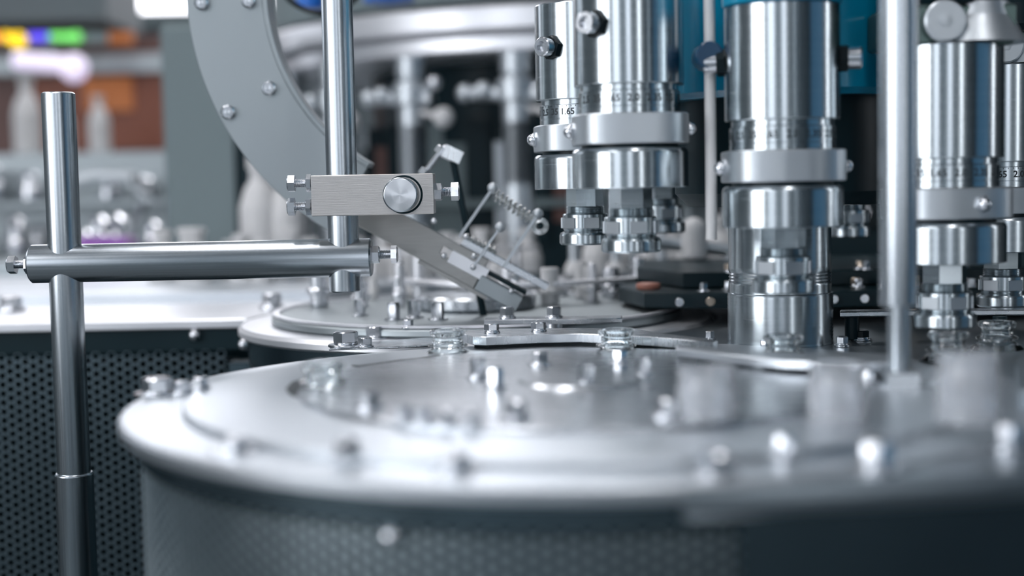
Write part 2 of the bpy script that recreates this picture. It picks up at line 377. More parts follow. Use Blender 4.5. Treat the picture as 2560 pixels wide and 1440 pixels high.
# ------------------------------------------------------------------ left cover table with perforated guard
lt = thing('guarded_cover_table', 'bright flat cover plate over a perforated guard panel at the left', 'machine table', (-.5, 1.3, T))
plate('cover_plate', [(-1.2, 1.225), (-.232, 1.2335)]+[(-.03+.2025*math.cos(R(a)), 1.205+.2025*math.sin(R(a))) for a in range(170, 118, -5)]+[(-.14, 1.43), (-1.2, 1.45)], T, .008, M_white, lt, .001)
slab('top_beam', -.7, .262, -.062, -.03, -.027, -.0085, M_dark, lt)
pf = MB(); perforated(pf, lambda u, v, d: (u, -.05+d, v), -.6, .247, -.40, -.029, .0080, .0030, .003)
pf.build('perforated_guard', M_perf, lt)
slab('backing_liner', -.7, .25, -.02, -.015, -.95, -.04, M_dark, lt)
slab('end_strip', .249, .275, -.054, -.03, -.95, -.04, M_skirt, lt)
slab('lower_guard_frame', -.7, .25, -.056, -.03, -.95, -.405, M_skirt, lt)
for px, py, r in ((28, 778, .0105), (680, 772, .009)):
    p = PT(px, py, T)-lt.location; hex_bolt(lt, p, r, .009, r*1.35, .003, a=.4)
for px, py in ((487, 838), (612, 860)):
    p = PX(px, py, 1.236)-lt.location
    MB().ball(.0055).cyl(.003, -.012, 0, 16).build('ball_knob', M_bolt, lt, TR((p.x, -.064 if px < 550 else -.068, p.z), (0, -1, 0)))
plate('back_strip', [(-.6, 1.44), (-.2, 1.425), (-.08, 1.52), (-.08, 1.55), (-.6, 1.5)], T+.010, .012, M_table, lt)

# ------------------------------------------------------------------ the bracket stand in focus
S = PX(163, 657, 1.0)
pr = 82/2/FPX; 
stand = thing('bracket_stand', 'polished round post with a cross tube, hanging rod and clamp block, in sharp focus', 'bracket stand', (S.x, 1.0, 0))
def sl(p): return Vector(p)-Vector((S.x, 1.0, 0))
ztop = PX(145, 231, 1.0).z; zsl = PX(182, 1181, 1.0).z
MB().lathe([(pr, zsl-.02), (pr, ztop-.0012), (pr-.0006, ztop-.0004), (pr-.0014, ztop), (1e-5, ztop)], 64).build('post', M_post, stand)
rs_ = 95/2/FPX
MB().lathe([(rs_+.02, 0), (rs_+.02, .008), (rs_, .009), (rs_, zsl-.0012), (rs_-.0008, zsl), (pr, zsl)], 64, cap=False).build('sleeve', M_post, stand)
ca = PX(78, 660, 1.0); cb = PX(930, 644, 1.0); cr = 96/2/FPX
MB().cyl(cr, 0, cb.x-ca.x, 64, c=.0012).build('cross_tube', M_post, stand, TR(sl((ca.x, 1.0, ca.z)), (1, 0, 0)))
hx = PX(860, 640, 1.0).x; hr = 77.5/2/FPX; hz0 = PX(861, 729, 1.0).z
MB().lathe([(hr-.0008, hz0), (hr, hz0+.0008), (hr, CAMZ+.42), (hr-.001, CAMZ+.421), (1e-5, CAMZ+.421)], 64).build('hanging_rod', M_post, stand, Matrix.Translation(sl((hx, 1.0, 0))))
b0 = PX(778, 486, .985); b1 = PX(1083, 483, .985); bh0 = PX(930, 538, .985).z; bh1 = PX(930, 436, .985).z
MB().box(b1.x-b0.x, .031, bh1-bh0, c=.0005).build('clamp_block', M_blk, stand, Matrix.Translation(sl(((b0.x+b1.x)/2, 1.0005, bh0))))
kp = PX(1000, 487, .962); kr = 43.5/FPX*.962
M_face = mat('radially_brushed_face', (.56, .58, .60), .26, 1, aniso=.9, arot=0.)
pin = MB().lathe([(kr, -.024), (kr, -.0008), (kr-.0006, -.0002), (kr-.001, 0)], 64, cap=False).build('round_pin', M_post, stand, TR(sl(kp), (0, -1, 0)))
MB().lathe([(kr-.0009, -.0003), (kr-.001, 0), (kr*.5, .00008), (1e-5, .00010)], 64, cap=False).build('brushed_pin_face', M_face, pin)
MB().lathe([(kr+.0002, .0), (kr+.0012, .0004), (kr+.0016, 0)], 64, cap=False).build('pin_seat', M_dark, stand, TR(sl((kp.x+.0006, .9848, kp.z)), (0, -1, 0)))
for px, py in ((778, 458), (778, 516)):
    p = PX(px, py, .995); set_screw(stand, sl(p), (-1, 0, 0), .0062, .0052, .0030, .0077, .0036, a=.1 if py < 500 else .5)
p = PX(1086, 480, 1.0); set_screw(stand, sl(p), (1, 0, 0), .0064, .0058, .0033, .0063, .0055, a=.5)
p = PX(78, 661, 1.0); set_screw(stand, sl(p), (-1, 0, 0), .0066, .0056, .0028, .0064, .0042, a=.3)
p = PX(930, 637, 1.0); set_screw(stand, sl(p), (1, 0, 0), .0063, .0045, .0032, .0080, .0055, a=.4)

# ------------------------------------------------------------------ curved chute ring
Yr = 1.13; cc = PX(1176, -36, Yr); Ro = 702*Yr/FPX; Ri = 516*Yr/FPX
ring = thing('curved_chute_plate', 'wide curved grey steel plate with round bolts behind the hanging rod', 'chute', (cc.x, Yr, cc.z))
pts = [(-Ro*math.cos(R(a)), -Ro*math.sin(R(a))) for a in range(-75, 60, 2)]+[(-Ri*math.cos(R(a)), -Ri*math.sin(R(a))) for a in range(59, -76, -2)]
MXZ = Matrix.Rotation(PI/2, 4, 'X')
MB().prism(pts, -.0012, .0, .0004, MXZ).build('face_plate', M_ring, ring)
rim = [(-(Ri)*math.cos(R(a)), -(Ri)*math.sin(R(a))) for a in range(-75, 60, 2)]+[(-(Ri-.004)*math.cos(R(a)), -(Ri-.004)*math.sin(R(a))) for a in range(59, -76, -2)]
MB().prism(rim, -.034, .001, .0004, MXZ).build('inner_rim', M_ring, ring)
rim2 = [(-(Ro)*math.cos(R(a)), -(Ro)*math.sin(R(a))) for a in range(-75, 60, 2)]+[(-(Ro-.003)*math.cos(R(a)), -(Ro-.003)*math.sin(R(a))) for a in range(59, -76, -2)]
MB().prism(rim2, -.030, -.0014, .0004, MXZ).build('outer_rim', M_ring, ring)
for px, py in ((505, 8), (622, 3), (673, 221), (571, 281)):
    p = PX(px, py, Yr)-ring.location
    MB().cyl(.0056, 0, .0045, 32, c=.0012).hex(.0022, .0045, .0048).build('round_bolt', M_bolt, ring, TR((p.x, -.0001, p.z), (0, -1, 0)))

# ------------------------------------------------------------------ straight cap chute below it
Yc = 1.10
c0 = PX(905, 540, Yc); c1 = PX(1275, 740, Yc); ax = (c1-c0); ax.y = 0; L = ax.length; ax.normalize(); nz = Vector((-ax.z, 0, ax.x))
if nz.z < 0: nz = -nz
chute = thing('cap_chute', 'straight inclined steel cap chute running down to the star wheel', 'chute', c0)
MC = Matrix((ax, Vector((0, 1, 0)), nz)).transposed().to_4x4()
k = Yc/FPX
MB().prism([(-40*k, -26*k), (330*k, -26*k), (330*k, 12*k), (215*k, 12*k), (215*k, 32*k), (330*k, 32*k), (330*k, 54*k), (-40*k, 54*k)], 0, .004, .0004, MC @ Matrix.Rotation(PI/2, 4, 'X')).build('face_plate', M_chute, chute)
MB().box(.06, .02, .0035, TR((.085, .006, -.0115))).build('lower_rail', M_chute, chute, MC)
MB().box(.075, .012, .006, TR((.115, .01, .0165)), .0005).build('upper_rail', M_plate, chute, MC)
MB().box(.032, .004, .0105, TR((.0905, -.003, .0002)), .0005).build('sliding_plate', M_white, chute, MC)
MB().box(.036, .018, .013, TR((.121, .002, -.0085)), .001).build('end_block', M_ring, chute, MC)
MB().box(.05, .024, .003, TR((.115, .012, .006)), .0005).build('dark_track', M_dark, chute, MC)
for px, py in ((1085, 553), (1165, 592), (1185, 640), (1110, 640), (1183, 668), (1278, 728)):
    p = PX(px, py, Yc-.008)-c0
    MB().cyl(.0022, 0, .008, 16).ball(.0024).build('pin', M_bolt, chute, TR(p, (0, 1, 0)))
for (x0, y0, x1, y1, wd, yy) in ((1148, 592, 1232, 470, .0022, .02), (1183, 668, 1250, 568, .0018, -.006), (1258, 668, 1345, 535, .0024, .005)):
    a = PX(x0, y0, Yc+yy)-c0; b = PX(x1, y1, Yc+yy)-c0; d = b-a
    m_ = TR(a, d)
    MB().box(.0055, wd, d.length, m_, .0005).ball(.0042, TR(b)).build('lever', M_satin, chute)
for (x0, y0, x1, y1, n_, rr) in ((1238, 486, 1335, 552, 9, .0042), (1165, 592, 1240, 630, 7, .0028)):
    a = PX(x0, y0, Yc+.008)-c0; b = PX(x1, y1, Yc+.008)-c0; m_ = TR(a, b-a); ln = (b-a).length
    MB().tube([m_ @ Vector((rr*math.cos(2*PI*q/12), rr*math.sin(2*PI*q/12), ln*q/(12*n_))) for q in range(12*n_+1)], .0008, 6).rod(a, b, .0012, 10).build('coil_spring', M_spring, chute)
p = PX(1350, 565, Yc+.01)-c0
MB().lathe([(.003, -.002), (.0065, -.0015), (.0068, .0015), (.003, .002)], 24, cap=False).build('spring_eye', M_spring, chute, TR(p, (0, -1, 0)))
# stop screw on the arm above the block
a = PX(1068, 425, 1.12); b = PX(1098, 385, 1.12)
arm = thing('angled_stop_screw', 'small shiny tilted stop screw above the right end of the clamp block', 'screw', a)
MB().rod((0, 0, 0), b-a, .0022, 16).build('shank', M_bolt, arm)
MB().hex(.0055, 0, .006, TR((0, 0, 0), a-b)).build('hex_head', M_bolt, arm)
MB().hex(.0058, 0, .006, TR(b-a, b-a)).build('hex_nut', M_bolt, arm)
MB().box(.014, .01, .016, TR((b-a)*1.25+Vector((0, 0, -.0)), (1, .2, -.5))).build('screw_block', M_plate, arm)
MB().rod((b-a)*1.3+Vector((.006, .006, 0)), (b-a)*1.3+Vector((.03, .02, -.14)), .003, 12).build('carrier_rod', M_dark, arm)

# ------------------------------------------------------------------ guide plates
gp = plate('curved_guide_plate', [(1148, 830), (1160, 835), (1182, 841), (1215, 842), (1350, 836), (1450, 834), (1560, 838), (1640, 843), (1700, 848), (1785, 857), (1794, 852), (1780, 848), (1720, 841), (1660, 834), (1622, 828), (1590, 821), (1500, 820), (1400, 820), (1250, 822), (1170, 826)], T+.0120, .0058, M_plate, None, .0004)
tag(gp, 'flat curved guide plate with two hex bolts, in focus beyond the drum', 'guide plate')
for px, py in ((1229, 832), (1346, 828)):
    p = PT(px, py, T+.0120)-gp.location; hex_bolt(gp, p, .0052, .0042, .0058, .0011, a=.2)
MB().prism([(v.x-gp.location.x, v.y-gp.location.y) for v in (PT(x_, y_, T+.0120) for x_, y_ in ((1185, 838), (1220, 839), (1350, 833.5), (1450, 832), (1560, 836), (1700, 845.5), (1700, 842), (1590, 824), (1400, 823), (1200, 826)))], -.0115, -.0059).build('under_gap_shade', M_black, gp)  # black fill standing in for the shaded gap under the plate
for px, py in ():
    p = PT(px, py, T+.0105)-gp.location; MB().cyl(.006, -.0105, -.0064, 24).build('spacer', M_dark, gp, TR(p))
g2 = plate('front_guide_rail', [(1690, 871), (1850, 889), (1960, 901), (2100, 906), (2232, 906), (2232, 884), (2100, 884), (1985, 882), (1850, 874), (1690, 862)], T+.013, .005, M_table, None, .0008)
tag(g2, 'pale slender curved guide rail passing in front of the ribbed column', 'guide rail')
for px, py in ((1760, 876), (2060, 892)):
    p = PT(px, py, T+.013)-g2.location; MB().cyl(.005, -.0140, -.0051, 20).build('spacer', M_dark, g2, TR(p))
g3 = plate('rear_guide_rail', [(1210, 800), (1300, 798), (1450, 798), (1555, 795), (1555, 788), (1450, 790), (1300, 791), (1212, 794)], T+.0135, .0035, M_plate, None, .0006)
tag(g3, 'thin straight rail on two standoffs behind the curved guide plate', 'guide rail')
for px, py in ((1268, 795), (1385, 794)):
    p = PT(px, py, T+.0135)-g3.location
    MB().cyl(.0065, -.0135, -.0036, 24).build('standoff', M_bolt, g3, TR(p)); hex_bolt(g3, p, .0055, .006, .0065, a=.3)
# corner bolts between the two round tables
cb_ = plate('joint_plate', [(822, 872), (1000, 866), (1160, 856), (1165, 842), (1080, 842), (960, 852), (880, 858), (826, 866)], T+.0016, .0013, M_plate, None, .0004)
tag(cb_, 'thin flat joint plate with a big and a small hex bolt beside the drum', 'plate')
for px, py, r, h, wd in ((865, 866, .0088, .0072, .0125), (913, 868, .005, .0045, .0062)):
    p = PT(px, py, T+.0016)-cb_.location; hex_bolt(cb_, p, r, h, wd, .0018 if r > .006 else .0012, a=.35)

# ------------------------------------------------------------------ capping heads on their turret
K = .90/FPX
def text_band(rad, z, items, size):
    vs = []; fs = []
    for ang, s in items:
        cu = bpy.data.curves.new('t', 'FONT'); cu.body = s; cu.size = size; cu.align_x = 'CENTER'; cu.resolution_u = 2; cu.offset = .00014
        ob = bpy.data.objects.new('t', cu); C.objects.link(ob); bpy.context.view_layer.update()
        me = ob.to_mesh(); o = len(vs)
        for v in me.vertices:
            a = R(ang)+v.co.x/rad; vs.append((rad*math.sin(a), -rad*math.cos(a), z+v.co.y))
        fs += [tuple(i+o for i in p.vertices) for p in me.polygons]
        ob.to_mesh_clear(); bpy.data.objects.remove(ob); bpy.data.curves.remove(cu)
    return vs, fs
band_r = 126*K
mark_v, mark_f = text_band(band_r+.00012, 209*K, [(-62, '2.5'), (-43, '35'), (-24, '1.65'), (0, '2.0'), (24, '2.35'), (46, '2.5'), (68, '35'), (-84, '0')], .0064)
def superell(r, n=64, e=5):
    o = []
    for i in range(n):
        a = 2*PI*i/n; c_, s_ = math.cos(a), math.sin(a)
        q = (abs(c_)**e+abs(s_)**e)**(-1/e); o.append((r*q*c_, r*q*s_))
    return o
heads = {}
def make_head(label, px, Y, pyb, screws, rz=0, lugs=((-1, 0), (1, 0)), top=521, cap=None):
    p = PX(px, pyb, Y)
    t = thing('bottle_capper', label, 'capper', p, 'steel capping heads of the turret')
    if heads:                                      # later heads share the mesh data of the first
        for ch in heads['proto']:
            c_ = ch.copy(); C.objects.link(c_); c_.parent = t
            if ch.name.startswith('clamp_collar'): c_.rotation_euler = (0, 0, rz)
    else:
        L_ = []
        L_.append(MB().lathe([(90*K, 252*K), (134.5*K, 252*K), (136*K, 254*K), (136*K, (top-3)*K), (133*K, top*K), (60*K, top*K)], 96).build('upper_cylinder', M_turn, t))
        L_.append(MB().lathe([(118*K, 182*K), (126*K, 182*K), (126*K, 196*K), (124.6*K, 197*K), (124.6*K, 199*K), (126*K, 200*K), (126*K, 236*K), (122*K, 238*K), (122*K, 253*K), (100*K, 253*K)], 96, cap=False).build('scale_band', M_turn, t))
        mk = MB().add(mark_v, mark_f)
        for i in range(60):
            a = R(-175+6*i); rr = band_r+.00012; h = 222*K
            da = .006
            mk.add([(rr*math.sin(a-da), -rr*math.cos(a-da), h+9*K), (rr*math.sin(a+da), -rr*math.cos(a+da), h+9*K), (rr*math.sin(a+da), -rr*math.cos(a+da), h+13*K), (rr*math.sin(a-da), -rr*math.cos(a-da), h+13*K)], [(0, 1, 2, 3)])
        L_.append(mk.build('scale_markings', M_ink, t)); L_[-1]['label'] = 'dark engraved numerals and ticks'
        cl = MB().prism(superell(141*K, 96, 3.4), 107*K, 181*K, 3*K).build('clamp_collar', M_satin, t); L_.append(cl)
        L_.append(MB().lathe([(120*K, 98*K), (120*K, 107*K)], 64).build('neck', M_dark, t))
        L_.append(MB().lathe([(40*K, 0), (142*K, 0), (144*K, 2*K), (144*K, 86*K), (142*K, 93*K), (136*K, 98*K), (100*K, 99*K)], 96).build('lower_ring', M_turn, t))
        L_.append(MB().hex(54*K, -52*K, 0, ch=1).build('hex_shaft', M_turn, t))
        L_.append(MB().thread(56*K, -71*K, -50*K, 5*K, 48, d=.06).build('threaded_neck', M_turn, t))
        n_ = MB().lathe([(50*K, -122*K), (60*K, -121*K), (63*K, -116*K), (65*K, -112*K), (65*K, -74*K), (62*K, -71*K), (40*K, -71*K)], 72, cap=False)
        cn = n_.build('collet_nut', M_turn, t); L_.append(cn)
        fl = MB()
        for i in range(6):
            fl.box(44*K, 4*K, 30*K, Matrix.Rotation(R(60*i+12), 4, 'Z') @ TR((0, -64.5*K, -112*K)), .0002)
        L_.append(fl.build('wrench_flats', M_satin, t)); L_[-1]['label'] = 'dull machined wrench flats'
        L_.append(MB().lathe([(40*K, -160*K), (70*K, -160*K), (75*K, -155*K), (75*K, -132*K), (72*K, -126*K), (62*K, -121*K), (50*K, -121*K)], 72).build('gripping_flange', M_turn, t))
        L_.append(MB().cyl(30*K, top*K, (top+400)*K, 32).build('spindle_rod', M_turn, t))
        heads['proto'] = L_
        cl.rotation_euler = (0, 0, rz)
    for a in screws:                               # socket screw with dark nut on the upper cylinder
        d = Vector((math.sin(R(a)), -math.cos(R(a)), 0)); b = d*136*K + Vector((0, 0, 395*K))
        o = MB().hex(34*K, -2*K, 18*K, ch=.95).build('screw_nut', M_black, t, TR(b, d, .2)); o['label'] = 'dark lock nut'
        q = MB().lathe([(22*K, 16*K), (26*K, 18*K), (27*K, 46*K), (24*K, 50*K), (15*K, 50*K), (13*K, 38*K), (1e-5, 38*K)], 32, cap=False).build('socket_cap', M_bolt, o)
    for a in lugs:                                 # acorn bolts at the sides of the clamp collar
        d = Vector((a[0], a[1], 0)).normalized(); b = d*139*K + Vector((0, 0, 142*K))
        MB().hex(21*K, 0, 12*K).ball(17*K, TR((0, 0, 11*K))).build('acorn_bolt', M_bolt, t, TR(b, d, .3))
    if cap: cap(t, top)
    return t
def blue_cap(t, top):
    o = MB().lathe([(100*K, top*K), (138*K, (top+1)*K), (141*K, (top+6)*K), (141*K, (top+150)*K), (130*K, (top+158)*K), (40*K, (top+160)*K)], 96).build('blue_cover', M_blue, t); o['label'] = 'glossy blue plastic cover'
def shoulder(t, top):
    MB().box(.075, .052, .024, TR((-.004, -.002, top*K-.001)), .002).build('shoulder_block', M_green, t)['label'] = 'green-grey shoulder block'
    MB().lathe([(.028, 0), (.020, .016), (.018, .024)], 32).build('cone', M_satin, t, TR((.016, -.012, top*K+.0005)))
    MB().cyl(.0125, 0, .006, 36).hex(.004, .006, .0065).build('round_bolt_head', M_satin, t, TR((-.010, -.0285, top*K+.0125), (0, -1, 0)))
    MB().cyl(.033, top*K+.0235, top*K+.046, 64).build('upper_drum', M_dark, t)
    MB().cyl(.034, top*K+.046, top*K+.10, 64).build('upper_sleeve', M_turn, t)
make_head('left rear capping head, in sharp focus, its bolt turned to the left', 1462, 1.04, 472, (-41,), .1, ((-1, -.2),))
make_head('largest front-left capping head with engraved scale, overlapping the head behind it', 1576, .90, 470, (-39,), .05, ((-1, -.1), (1, -.25)))
make_head('front middle capping head under a blue cover, hiding the ribbed column', 1957, .865, 566, (-102, 78), 0, ((-1, -.1), (1, -.1)), cap=blue_cap)
make_head('front right capping head with a green-grey shoulder block, behind the right upright', 2362, .88, 655, (), .12, ((.35, -1),), cap=shoulder)
make_head('capping head cut by the right picture edge, lowered over a bottle', 2507, 1.03, 626, (-48,), .1, ((-.9, -.4),), cap=shoulder)
make_head('dark rear capping head half hidden behind the largest front-left head', 1654, 1.165, 458, (), .2, ((1, -.2),))
t = [o for o in bpy.data.objects if o.get('label', '').startswith('dark rear capping')][0]
p = PX(1748, 345, 1.10)-t.location
MB().ball(.0105, TR((0, 0, .012))).hex(.012, 0, .009).rod((0, 0, 0), (-.02, 0, -.05), .004).build('black_knob', M_black, t, TR(p, (.3, -1, 0)))
make_head('rear capping head in the dark right of the blue-covered head', 2120, 1.18, 470, (-80,), .2, ((-1, -.2), (.2, -1)))
TC = Vector((.19, .99, T))
tur = thing('capping_turret', 'ribbed steel column with dark hub and blue hood carrying the capping heads', 'turret', TC)
col_top = PX(1970, 560, .945).z-T; seam = PX(1970, 738, .945).z-T
pr_ = [(.0375, -.0125), (.0375, 0)]
z = 0
pr_ = [(.0362, -.013)]
while z < seam-.002:
    pr_ += [(.0362, z), (.0359, z+.0012)]; z += .0024
pr_ += [(.0362, seam-.0005), (.0350, seam), (.0350, seam+.006)]
for k_ in range(4): pr_ += [(.0345, seam+.007+.0022*k_), (.0350, seam+.0082+.0022*k_)]
pr_ += [(.0350, seam+.018), (.0350, col_top+.03)]
MB().lathe(pr_, 96).build('ribbed_column', M_turn, tur, TR((-.005, -.01, 0)))
MB().cyl(.075, col_top+.012, col_top+.095, 64).build('dark_hub', M_dark, tur)
MB().lathe([(.05, .165), (.088, .165), (.092, .169), (.092, .50), (.05, .505)], 96).build('blue_hood', M_blue, tur)
p = PX(1776, 300, .89)-TC; MB().cyl(.0036, PX(1776, 600, .89).z-T, .45, 24).build('guide_rod', M_milk, tur, TR((p.x, p.y, 0)))
p = PX(1768, 142, .88)-TC; MB().cyl(.0085, -.01, .012, 24).build('rod_clamp', M_navy, tur, TR(p, (0, -1, 0)))

# ------------------------------------------------------------------ blurred upright at the right
p = PX(2248, 985, .73); up_ = thing('right_upright', 'blurred round upright with a thinner foot pin near the right side', 'post', (p.x, p.y, T))
r_ = 95/2/FPX*.73; zt = PX(2248, 765, .73).z-T
MB().lathe([(r_*.55, zt), (r_-.001, zt), (r_, zt+.001), (r_, .55)], 48).build('post', M_post, up_)
MB().cyl(r_*.58, .008, zt+.002, 40, c=0).build('foot_pin', M_post, up_)
MB().box(.017, .017, .012, c=.001).build('foot_block', M_plate, up_)
MB().box(.05, .02, .004, TR((.01, .004, 0)), .0005).build('foot_plate', M_plate, up_)
hex_bolt(up_, (-.016, 0, .0041), .003, .006, .0045); hex_bolt(up_, (.028, .004, .0041), .003, .006, .0045, m=M_warm)

# ------------------------------------------------------------------ glass bottles in the star wheel
def bottle_mesh():
    k = 1.0
    return [(.0175, .0), (.0150, .0028), (.0120, .0050), (.0104, .0062), (.0128, .0072), (.0130, .0084), (.0104, .0095), (.0098, .0115), (.0098, .0138), (.0112, .0146), (.0118, .0160), (.0116, .0178), (.0106, .0184), (.0090, .0180), (.0084, .0160), (.0082, .0080), (.0110, .0035), (.0160, .0003)]
tall = [(.0125, 0), (.0132, .002), (.0132, .020), (.0120, .0225), (.0120, .0255), (.0128, .0265), (.0128, .0285), (.0105, .0285), (.0100, .0200), (.0105, .003), (.0105, .0)]
bp = None; fp = None
for px, py, lb, z in [(810, 990, 'blurred glass bottle neck at the left on the drum', .0), (1120, 893, 'glass bottle neck left of the curved guide plate', .0), (1541, 893, 'clear glass bottle neck in front of the curved guide plate', .0),
        (1958, 915, 'glass bottle neck in front of the ribbed column', 0), (2370, 905, 'bluish glass bottle neck under the front right capping head', 0), (2492, 875, 'dark sharp glass bottle neck under the head at the right edge', 0),
        (1768, 1075, 'large blurred glass bottle neck in the foreground, leftmost of three', 0), (2095, 1070, 'large blurred glass bottle neck in the foreground, middle of three', .0), (2420, 1052, 'large blurred glass bottle neck in the foreground, rightmost of three', .009)]:
    p = PT(px, py, T+z)
    sc_ = 1.0
    if 'foreground' in lb:
        if fp is None: fp = o = MB().lathe(tall, 48, cap=False).build('glass_bottle', M_frost)
        else: o = fp.copy(); C.objects.link(o)
    elif bp is None:
        bp = o = MB().lathe(bottle_mesh(), 48, cap=False).build('glass_bottle', M_glass)
    else:
        o = bp.copy(); C.objects.link(o)
    o.location = p; o.scale = (sc_, sc_, sc_); tag(o, lb, 'bottle', 'glass bottle necks in the star wheel')

# small bolts at the column foot
for px, py, r, m in ((2105, 862, .0042, M_bolt), (2152, 846, .0058, M_black), (1912, 872, .003, M_bolt), (1775, 848, .0035, M_bolt)):
    p = PT(px, py)-bed.location; hex_bolt(bed, p-Vector((0, 0, .001)), r, .0045, r*1.25, a=.5, m=m)
# ------------------------------------------------------------------ dark conveyor guides behind the plate
dg = thing('dark_conveyor_guides', 'low stack of black conveyor guides with small bolts behind the guide plate', 'conveyor', (.18, 1.35, T))
plate('guide_block', [(.105, 1.13), (.20, 1.10), (.60, 1.12), (.60, 1.34), (.12, 1.36), (.09, 1.2)], T+.024, .0125, M_dark, dg, .001)
plate('guide_block', [(.14, 1.16), (.58, 1.15), (.58, 1.36), (.12, 1.38), (.11, 1.25)], T+.037, .0125, M_dark, dg, .001)
plate('guide_block', [(.06, 1.44), (.7, 1.42), (.7, 1.6), (.0, 1.62)], T+.012, .0128, M_dark, dg, .001)
for i in range(26):
    x = .13+random.random()*.30; y = 1.115+random.random()*.05; zz = .0242 if y < 1.15 else .0372
    p = Vector((x, y, T+zz))-dg.location
    hex_bolt(dg, p, .0028+random.random()*.002, .005, .005, a=random.random(), m=random.choice([M_bolt, M_bolt, M_warm]))
for i in range(7):
    p = Vector((.13+i*.024, 1.128, T+.018))-dg.location
    MB().cyl(.0035, 0, .006, 16).build('round_screw', random.choice([M_warm, M_bolt]), dg, TR((p.x, 1.104-1.35+abs(i-3)*.001, p.z), (0, -1, 0)))
for x, y in ((.24, 1.14), (.40, 1.15), (.56, 1.14), (.24, 1.31), (.50, 1.31)): MB().cyl(.008, -.0012, .0117, 20).build('standoff', M_black, dg, Matrix.Translation((x-.18, y-1.35, 0)))
o = tag(plate('ring_rail', [(2100, 779), (2300, 776), (2560, 774), (2700, 772), (2700, 768), (2300, 771), (2100, 774)], T+.02, .004, M_plate, None), 'thin bright rail edge between the column and the right upright', 'guide rail')
for px in (2130, 2500):
    p = PT(px, 775, T+.02)-o.location; MB().cyl(.005, -.0205, -.0041, 20).build('standoff', M_dark, o, TR(p))
hs = thing('dark_housing', 'tall black machine housing behind the turret at the right', 'machine housing', (.85, 1.75, 0))
slab('cabinet', -.48, .7, 0, .11, 0, 1.9, M_dark, hs, .01)
for i in range(6):
    slab('door_panel', -.48+i*.19, -.30+i*.19, -.006, .002, 1.0, 1.85, M_black, hs, .002)
for i in range(6): hex_bolt(hs, (-.42+i*.19, -.0062, 1.02+.05*(i % 3)), .006, .005, .009, d=(0, -1, 0))

# ------------------------------------------------------------------ filler carousel behind
FC = Vector((.10, 2.25, 0)); FR = .45
fil = thing('filler_carousel', 'large blurred filling carousel with pale ring bands in the background', 'filling machine', FC)
def band(name, r, z0, z1, m, d=.03): MB().lathe([(r-d, z0), (r-.003, z0), (r, z0+.003), (r, z1-.003), (r-.003, z1), (r-d, z1)], 128, cap=False).build(name, m, fil)
zc = CAMZ
band('upper_ring', FR+.02, zc+.195, zc+.225, M_white, .2)
band('lower_ring', FR, zc+.170, zc+.192, M_white, .2)
band('ring_edge', FR+.012, zc+.232, zc+.30, M_grey, .2)
band('middle_ring', FR-.11, zc-.03, zc-.018, M_grey, .1)
MB().cyl(FR-.14, 0, zc+.24, 96).build('core_drum', M_dark, fil)
MB().lathe([(.2, T-.06), (FR+.04, T-.06), (FR+.04, T-.02), (.2, T-.02)], 128, cap=False).build('base_ring', M_table, fil)
MB().lathe([(FR+.02, 0), (FR+.02, T-.062)], 96, cap=False).build('base_drum', M_grey, fil)
for i in range(24):
    a = R(180+i*360/24*.5+3); x = (FR-.138)*math.cos(a); y = (FR-.138)*math.sin(a)
    slab('core_panel', x-.016, x+.016, y-.012, y-.004, zc-.11+.03*(i % 3), zc+(.06 if i % 2 else .09), random.choice([M_grey, M_satin, M_brown, M_dark, M_ring]), fil)
vproto = []
def make_valve(ang, label):
    p = FC+Vector((FR*math.sin(R(ang)), -FR*math.cos(R(ang)), 0)); p.z = zc
    t = thing('filling_valve', label, 'filling valve', p, 'filling valves hanging on the carousel', R(ang))
    if vproto:
        for ch in vproto: c_ = ch.copy(); C.objects.link(c_); c_.parent = t
        return t
    v = vproto
    v.append(MB().cyl(.020, .14, .169, 32).cyl(.0185, .0, .14, 32).build('upper_tube', M_satin, t))
    v.append(MB().cyl(.025, .105, .135, 32).build('joint_body', M_satin, t))
    v.append(MB().rod((-.065, -.004, .118), (.035, -.004, .112), .009).ball(.012, TR((-.065, -.004, .118))).ball(.012, TR((-.04, -.01, .120))).build('side_pipe', M_satin, t))
    v.append(MB().ball(.010, TR((.045, -.014, .132))).rod((.045, -.014, .132), (.0, 0, .11), .005).build('cap_nut', M_bolt, t))
    v.append(MB().ball(.0135, TR((.058, -.016, .088))).rod((.058, -.016, .088), (0, 0, .10), .004).build('lever_knob', M_milk, t))
    prf = [(.019, -.12)]
    for k_ in range(7): prf += [(.019, -.12+k_*.014), (.022, -.118+k_*.014), (.022, -.11+k_*.014), (.019, -.108+k_*.014)]
    prf.append((.0185, .0)); prf.append((.0185, .08)); v.append(MB().lathe(prf, 32).build('bellows_body', M_satin, t))
    v.append(MB().cyl(.011, -.165, -.12, 24).lathe([(.016, -.175), (.018, -.17), (.016, -.162)], 24).build('nozzle', M_milk, t))
    return t
for ang, lb in [(-67, 'background filling valve seen through the curved chute opening'), (-48.5, 'background filling valve behind the hanging rod'), (-30, 'background filling valve right of the hanging rod, above the clamp block'),
        (-11.5, 'background filling valve left of the left rear capping head with a white knob'), (7, 'background filling valve behind the largest capping head'), (25.5, 'background filling valve behind the ribbed column'), (44, 'background filling valve behind the right upright')]:
    make_valve(ang, lb)
